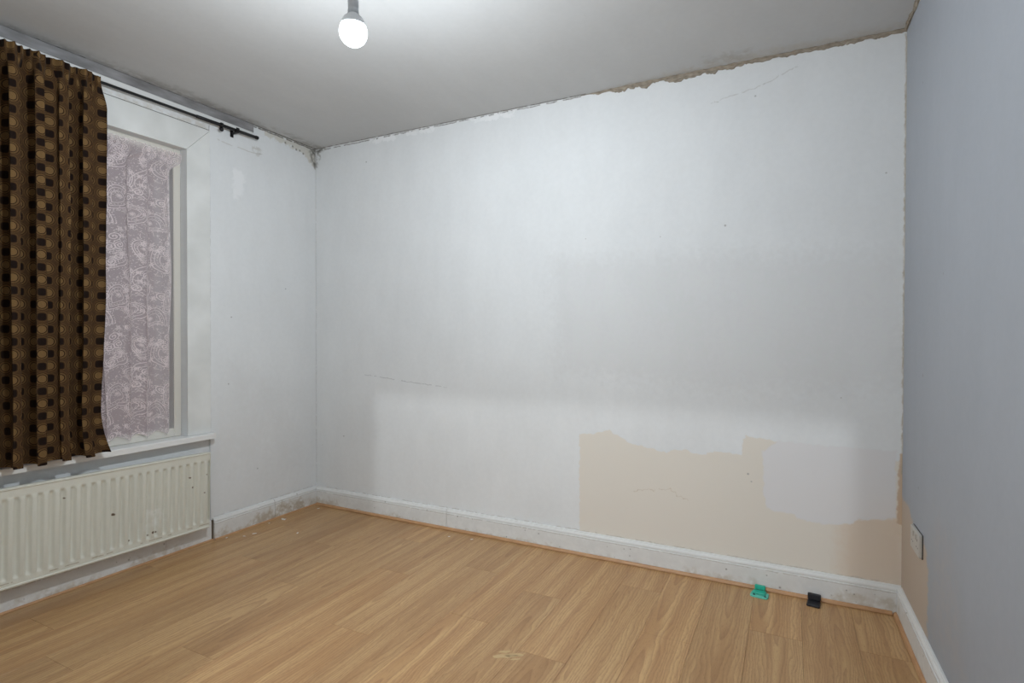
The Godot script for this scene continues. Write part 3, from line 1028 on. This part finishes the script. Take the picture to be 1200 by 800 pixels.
func build_curtains() -> void:
	# heavy curtain: gathered at the head, deep folds, right edge flaring at the hem
	var n := noise(301, 1.0, 2)
	var NU := 300
	var NV := 70
	var top := 2.409
	var foot := 0.632
	var zl := -0.72
	var span := 0.78
	var edge := func(y: float) -> float:
		if y > 1.36:
			return lerpf(-1.463, -1.474, clampf((y - 1.36) / 1.04, 0, 1))
		if y > 0.85:
			return lerpf(-1.440, -1.463, (y - 0.85) / 0.51)
		var t := clampf((0.85 - y) / 0.22, 0, 1)
		return lerpf(-1.440, -1.484, t * t)
	var along := func(i: int) -> float: return float(i) / NU
	var fold := func(s: float, y: float) -> Vector2:
		# (outwards, sideways) at the fraction s of the width, counted from the right edge
		var head := smoothstep(top - 0.16, top - 0.02, y)
		var q := s * span / 0.0935 - 0.19 + 0.10 * n.get_noise_2d(s * 6.0, y * 0.6)
		var ph := q * TAU
		var k := floorf(q)
		var strong := 1.0 - 0.6 * exp(-pow((q - 2.0) / 0.5, 2.0)) - 0.5 * exp(-pow(q / 0.5, 2.0)) + 0.12 * n.get_noise_2d(s * 4.0, 7.0)
		var out := 0.020 - 0.064 * pow(0.5 + 0.5 * cos(ph), 3.0) * strong
		var side := sin(ph * 2.0) * 0.012 + sin(ph) * 0.008
		out += 0.004 * n.get_noise_2d(s * 22.0, y * 2.2) + 0.0022 * n.get_noise_2d(s * 60.0, y * 9.0 + 30.0)
		# close pencil pleats at the head
		var pleat := -cos(ph) * 0.012 + cos(ph * 3.0 + 0.6 + k) * 0.007
		return Vector2(lerpf(out, pleat, head), lerpf(side, 0.0, head))
	var cols := []
	var pt := func(i: int, j: int) -> Vector3:
		var s: float = along.call(i)
		var v := float(j) / NV
		var y := lerpf(top, foot, v)
		var hem := 0.004 * sin(s * span / 0.0935 * TAU + 0.5) + 0.006 * n.get_noise_2d(s * 5.0, 77.0)
		var wave := 0.005 * absf(sin(s * span / 0.0935 * PI * 3.0)) * (1.0 - smoothstep(0.0, 0.04, v))
		var f: Vector2 = fold.call(s, y)
		var e: float = edge.call(y)
		var e0: float = edge.call(1.2)
		return Vector3(XL + 0.106 + f.x, y + hem * smoothstep(0.9, 1.0, v) - wave, lerpf(e0 + 0.017, zl, s) + (e - e0) * exp(-s * 9.0) + f.y)
	# cloth runs along the folds: measure it at mid height so the print keeps its size
	var arc := PackedFloat32Array([0.0])
	for i in NU:
		var a: Vector3 = pt.call(i, 35)
		var b: Vector3 = pt.call(i + 1, 35)
		arc.append(arc[i] + a.distance_to(b))
	var st := mb(true)
	grid(st, NU, NV, pt, func(i: int, j: int) -> Vector2: return Vector2(arc[i] / 0.107 + 0.12, float(j) / NV * (top - foot) / 0.107 + 0.1), Vector3.RIGHT)
	var cur := obj("patterned_curtain", st, curtain_material())
	tag(cur, "brown patterned curtain with rings and dark squares hanging in folds over the window", "curtain")

	# lace: ruffled heading on a wire, plain folds, scalloped hem
	var NN := 260
	var NM := 90
	var ntop := 2.196
	var z1 := -1.918
	var z0 := -0.51
	var lace_pt := func(i: int, j: int) -> Vector3:
		var s := float(i) / NN
		var v := float(j) / NM
		var head := 1.0 - smoothstep(0.025, 0.075, v)
		var hem := 0.030 * (1.0 - absf(sin((s * 14.0 + 0.15) * PI)))
		var y := lerpf(ntop, 0.648 + hem, v)
		var zr := lerpf(-1.869 + 0.006 * v, z1, head)
		var zz := lerpf(zr, z0, s)
		var f := sin(s * 82.0 + 1.6 * n.get_noise_2d(s * 5.0, v)) * 0.0085 + sin(s * 149.0 + 2.0) * 0.002
		var ruff := sin(s * 330.0 + 2.0 * n.get_noise_2d(s * 30.0, 4.0)) * 0.0040 + 0.002 * n.get_noise_2d(s * 70.0, v * 60.0)
		return Vector3(XL - 0.031 + lerpf(f, ruff, clampf(head * 1.2, 0, 1)), y + 0.0012 * head * sin(s * 330.0 + 1.0), zz + cos(s * 82.0 + 1.6 * n.get_noise_2d(s * 5.0, v)) * 0.019 * (1.0 - head))
	st = mb(true)
	grid(st, NN, NM, lace_pt, func(i: int, j: int) -> Vector2: return Vector2(float(i) / NN * 1.9 / 0.34, float(j) / NM * 1.55 / 0.51), Vector3.RIGHT)
	var net := obj("net_curtain", st, net_material())
	tag(net, "sheer pinkish white lace net curtain with paisley pattern hanging inside the window recess", "net curtain")
	st = mb(true)
	bar(st, Vector3(XL - 0.0395, 2.172, z1 + 0.003), Vector3(XL - 0.0395, 2.172, z0 - 0.003), 0.0022, 8)
	obj("curtain_wire", st, mat(c8(210, 208, 204), 0.5), net)

	# black telescopic pole
	var rod := thing("curtain_rod", Vector3(XL, 2.40, -1.9))
	tag(rod, "black metal curtain pole under the ceiling, its bare end right of the window", "curtain pole")
	var black := mat(c8(24, 24, 26), 0.4, 0.3)
	var p := func(z: float) -> Vector3: return Vector3(0.044, 0.013 - (z + 2.35) * 0.013, z + 1.9)
	st = mb(true)
	bar(st, p.call(-1.96), p.call(-0.12), 0.0072)
	obj("inner_tube", st, black, rod)
	st = mb(true)
	bar(st, p.call(-2.335), p.call(-1.955), 0.0095)
	obj("outer_tube", st, black, rod)
	st = mb(true)
	bar(st, p.call(-2.356), p.call(-2.334), 0.0112)
	obj("end_cap", st, black, rod)
	for z in [-2.205, -0.25]:
		st = mb()
		var c: Vector3 = p.call(z)
		bx(st, Vector3(0.0005, c.y - 0.034, c.z - 0.011), Vector3(0.005, c.y + 0.019, c.z + 0.011), 0.002)
		bx(st, Vector3(0.0045, c.y - 0.018, c.z - 0.006), Vector3(0.050, c.y - 0.009, c.z + 0.006), 0.002)
		bx(st, Vector3(0.030, c.y - 0.016, c.z - 0.011), Vector3(0.058, c.y - 0.008, c.z + 0.011), 0.003)
		bx(st, Vector3(0.0545, c.y - 0.012, c.z - 0.011), Vector3(0.060, c.y + 0.013, c.z + 0.011), 0.002)
		var br := obj("bracket", st, black, rod)
		st = mb(true)
		bar(st, Vector3(0.059, c.y - 0.001, c.z), Vector3(0.066, c.y - 0.001, c.z), 0.005, 10)
		obj("screw", st, black, br)
	# a left-over runner at the bare end
	st = mb(true)
	var cr: Vector3 = p.call(-2.108)
	lathe(st, [[0.0108, -0.007], [0.0145, -0.005], [0.0145, 0.005], [0.0108, 0.007], [0.0108, -0.007]], Transform3D(Basis(Vector3.RIGHT, Vector3(0, 0, 1), Vector3.DOWN), cr), 18)
	lathe(st, [[0.0, -0.036], [0.008, -0.034], [0.012, -0.027], [0.012, -0.020], [0.007, -0.013], [0.0, -0.012]], Transform3D(Basis(), cr), 16)
	obj("runner", st, black, rod)


func build_radiator() -> void:
	# origin at the right end, on the wall, at the bottom edge; z runs along the radiator away from the corner
	var rad := thing("radiator", Vector3(XL - 0.012, 0.108, -2.004))
	rad.rotation.x = -0.020
	tag(rad, "cream white fluted panel radiator on the wall under the window sill", "radiator")
	var m := radiator_material()
	var plain := mat(c8(216, 215, 203), 0.4)
	var L := 1.5
	var hh := 0.418
	var xf := 0.086
	var pitch := 0.0415
	var per := 10
	var NU := int(L / pitch) * per
	var ys := [0.0, 0.012, 0.030, 0.034, 0.040, 0.048, 0.2, 0.36, 0.366, 0.372, 0.377, 0.381, 0.395, hh]
	var prof := [0.0, 0.0, 0.1, 0.75, 1.0, 1.0, 1.0, 1.0, 0.75, 0.1]
	var mask := func(y: float) -> float: return smoothstep(0.030, 0.048, y) * (1.0 - smoothstep(0.362, 0.380, y))
	var st := mb(true)
	var lenz := NU / float(per) * pitch
	grid(st, NU, ys.size() - 1, func(i: int, j: int) -> Vector3:
		var z := i * pitch / per
		return Vector3(xf - 0.013 + 0.013 * lerpf(0.75, prof[i % per], mask.call(ys[j])), ys[j], z), func(i: int, j: int) -> Vector2: return Vector2((i * pitch / per) / 1.55, (0.45 - ys[j]) / 0.45), Vector3.RIGHT)
	obj("front_panel", st, m, rad)
	# rolled top and bottom edges, side cheeks, rear panel, wall hooks
	st = mb()
	bx(st, Vector3(xf - 0.026, hh - 0.008, -0.002), Vector3(xf + 0.0006, hh + 0.004, lenz + 0.002), 0.003)
	obj("top_edge", st, plain, rad)
	st = mb()
	bx(st, Vector3(xf - 0.026, -0.004, -0.002), Vector3(xf + 0.0006, 0.008, lenz + 0.002), 0.003)
	obj("bottom_edge", st, plain, rad)
	for z in [-0.003, lenz + 0.0005]:
		st = mb()
		bx(st, Vector3(xf - 0.026, -0.003, z), Vector3(xf - 0.001, hh + 0.003, z + 0.0025), 0.001)
		obj("side_edge", st, plain, rad)
	st = mb()
	bx(st, Vector3(xf - 0.028, 0.0, 0.0), Vector3(xf - 0.0262, hh, lenz), 0.0005)
	obj("rear_panel", st, plain, rad)
	for z in [0.25, lenz - 0.25]:
		st = mb()
		bx(st, Vector3(0.0015, 0.06, z), Vector3(0.006, hh - 0.05, z + 0.03), 0.001)
		bx(st, Vector3(0.005, hh - 0.10, z + 0.008), Vector3(xf - 0.0285, hh - 0.08, z + 0.022), 0.001)
		obj("bracket", st, plain, rad)


func build_socket() -> void:
	# a double switched socket low on the right wall; own frame: x to the right, y up, z out of the wall
	var along := 0.315
	var s := thing("wall_socket", Vector3(XR + SKEW * along, 0.422, ZB + along))
	s.rotation.y = -PI / 2 + atan(SKEW)
	tag(s, "white double wall socket with switches low on the right wall near the corner", "socket")
	var white := mat(c8(186, 182, 175), 0.4)
	var dark := mat(c8(40, 38, 38), 0.7)
	var st := mb()
	bx(st, Vector3(-0.074, -0.044, 0.0006), Vector3(0.074, 0.044, 0.004))
	obj("back_box", st, mat(c8(80, 76, 72), 0.8), s)
	st = mb()
	var pg := PackedVector2Array()
	for q in [[0.068, 0.038, 0.0], [-0.068, 0.038, PI / 2], [-0.068, -0.038, PI], [0.068, -0.038, 1.5 * PI]]:
		for i in 5:
			pg.append(Vector2(q[0], q[1]) + Vector2.from_angle(q[2] + i * PI / 8) * 0.005)
	ext(st, pg, Transform3D(Basis(), Vector3(0, 0, 0.0041)), 0.009, 0.0025)
	obj("face_plate", st, white, s)
	for x in [-0.040, 0.040]:
		st = mb()
		bx(st, Vector3(x - 0.007 - signf(x) * 0.018, 0.012, 0.0125), Vector3(x + 0.007 - signf(x) * 0.018, 0.033, 0.0165), 0.0015)
		obj("switch", st, white, s)
		for h in [[0.0, 0.014, 0.004, 0.008], [-0.011, -0.012, 0.0065, 0.004], [0.011, -0.012, 0.0065, 0.004]]:
			st = mb()
			bx(st, Vector3(x + h[0] - h[2] / 2, h[1] - h[3] / 2, 0.0125), Vector3(x + h[0] + h[2] / 2, h[1] + h[3] / 2, 0.0134))
			obj("pin_hole", st, dark, s)


func build_floor_bits() -> void:
	# teal plastic spacer lying against the beading
	var teal := mat(c8(38, 176, 150), 0.4)
	var pale := mat(c8(96, 196, 176), 0.4)
	var dark := mat(c8(24, 52, 48), 0.7)
	var t := thing("teal_spacer", Vector3(-0.120, 0.0, -2.772))
	t.rotation.y = -0.10
	tag(t, "small teal plastic fitting with two dark holes lying against the back skirting", "spacer")
	var st := mb()
	var flat := Transform3D(Basis(Vector3.RIGHT, Vector3(0, 0, 1), Vector3.UP), Vector3.ZERO)
	ext(st, PackedVector2Array([Vector2(-0.034, -0.028), Vector2(0.034, -0.028), Vector2(0.037, -0.02), Vector2(0.039, 0.018), Vector2(0.034, 0.027), Vector2(0.024, 0.030), Vector2(-0.024, 0.030), Vector2(-0.034, 0.027), Vector2(-0.038, 0.018), Vector2(-0.037, -0.02)]), flat, 0.007, 0.002)
	obj("base_plate", st, pale, t)
	st = mb()
	bx(st, Vector3(-0.030, 0.0071, -0.030), Vector3(0.026, 0.014, 0.008), 0.003)
	obj("raised_block", st, teal, t)
	st = mb()
	bx(st, Vector3(-0.026, 0.012, -0.043), Vector3(0.020, 0.034, -0.0305), 0.003)
	obj("upright_tab", st, teal, t)
	for x in [-0.021, 0.026]:
		st = mb(true)
		bar(st, Vector3(x, 0.0068, 0.016), Vector3(x, 0.0082, 0.016), 0.0055, 14)
		obj("hole", st, dark, t)
	# black plastic block
	var b := thing("black_spacer", Vector3(0.100, 0.0, -2.792))
	b.rotation.y = -0.12
	tag(b, "small black plastic block leaning on the back skirting near the right corner", "spacer")
	var black := mat(c8(30, 31, 36), 0.5)
	st = mb()
	bx(st, Vector3(-0.026, 0.0, -0.024), Vector3(0.026, 0.011, 0.036), 0.003)
	obj("foot", st, black, b)
	st = mb()
	bx(st, Vector3(-0.026, 0.0112, -0.026), Vector3(0.026, 0.040, -0.013), 0.003)
	obj("upright_plate", st, black, b)

	# paint flakes dropped on the boards
	var white := mat(c8(232, 230, 226), 0.7)
	var flakes := [
		[-2.895, -2.779, 0.011, 0.008, "white paint flake on the floor in the far left corner of the room"],
		[-2.925, -2.512, 0.020, 0.013, "largest white paint flake on the floor, a crumpled curl beside the left skirting"],
		[-2.945, -2.419, 0.008, 0.006, "small white paint flake between the largest flake and the left skirting"],
		[-2.870, -2.251, 0.013, 0.007, "bright elongated white paint flake out on the boards in front of the left skirting"],
		[-2.885, -2.195, 0.009, 0.005, "dull pale paint flake on the boards just left of the bright elongated flake"],
		[-2.955, -2.130, 0.010, 0.006, "white paint flake close to the skirting end beside the radiator"],
		[-2.646, -2.376, 0.010, 0.005, "lone pale paint flake farthest out on the boards from the left skirting"],
		[-1.802, -2.745, 0.009, 0.005, "white paint speck on the floor below the joint of the back skirting"],
		[-1.659, -2.768, 0.010, 0.005, "white paint speck against the back beading, right of the skirting joint"],
	]
	for k in flakes.size():
		var q: Array = flakes[k]
		rng.seed = 400 + k
		st = mb()
		var pg := PackedVector2Array()
		for i in 9:
			pg.append(Vector2(cos(TAU * i / 9) * q[2], sin(TAU * i / 9) * q[3]) * rng.randf_range(0.6, 1.15))
		var lift := 0.0
		ext(st, pg, Transform3D(Basis(Vector3.RIGHT, -PI / 2), Vector3(0, lift, 0)), 0.0012, 0.0004)
		if k == 1:
			# a second curled layer on the big one
			var pg2 := PackedVector2Array()
			for v in pg:
				pg2.append(v * 0.55 + Vector2(0.003, 0.002))
			ext(st, pg2, Transform3D(Basis(Vector3(0, 0, 1), 0.16) * Basis(Vector3.RIGHT, -PI / 2), Vector3(0, 0.0030, 0)), 0.0012, 0.0004)
		var o := obj("paint_flake", st, white)
		o.position = Vector3(q[0], 0.0001, q[1])
		o.rotation.y = rng.randf() * TAU
		tag(o, q[4], "paint flake", "paint flakes on the floor")


func _ready() -> void:
	# camera: level to within a degree, turned 27 degrees to the left of the back wall's normal
	var cam := Camera3D.new()
	cam.name = "camera"
	cam.fov = 63.4885
	cam.keep_aspect = Camera3D.KEEP_HEIGHT
	cam.near = 0.03
	cam.far = 60.0
	cam.transform = Transform3D(Basis(Vector3(0.89250879, 0.00253807, -0.45102285), Vector3(-0.00728019, 0.99993496, -0.00877944), Vector3(0.45097123, 0.01111926, 0.89246922)).orthonormalized(), Vector3(0, 1.19487, 0))
	cam.current = true
	add_child(cam)
	# dusk outside; the bulb (built with its lamp below) is the only lamp in this room
	var we := WorldEnvironment.new()
	we.name = "environment"
	var env := Environment.new()
	env.background_mode = Environment.BG_COLOR
	env.background_color = c8(62, 42, 50)
	env.tonemap_mode = Environment.TONE_MAPPER_LINEAR
	env.tonemap_exposure = 1.12
	env.sdfgi_enabled = true
	env.ssao_enabled = true
	env.ssil_enabled = true
	we.environment = env
	add_child(we)

	build_walls()
	build_skirtings()
	build_ceiling_edges()
	build_window()
	build_lamp()
	build_radiator()
	build_curtains()
	build_socket()
	build_floor_bits()
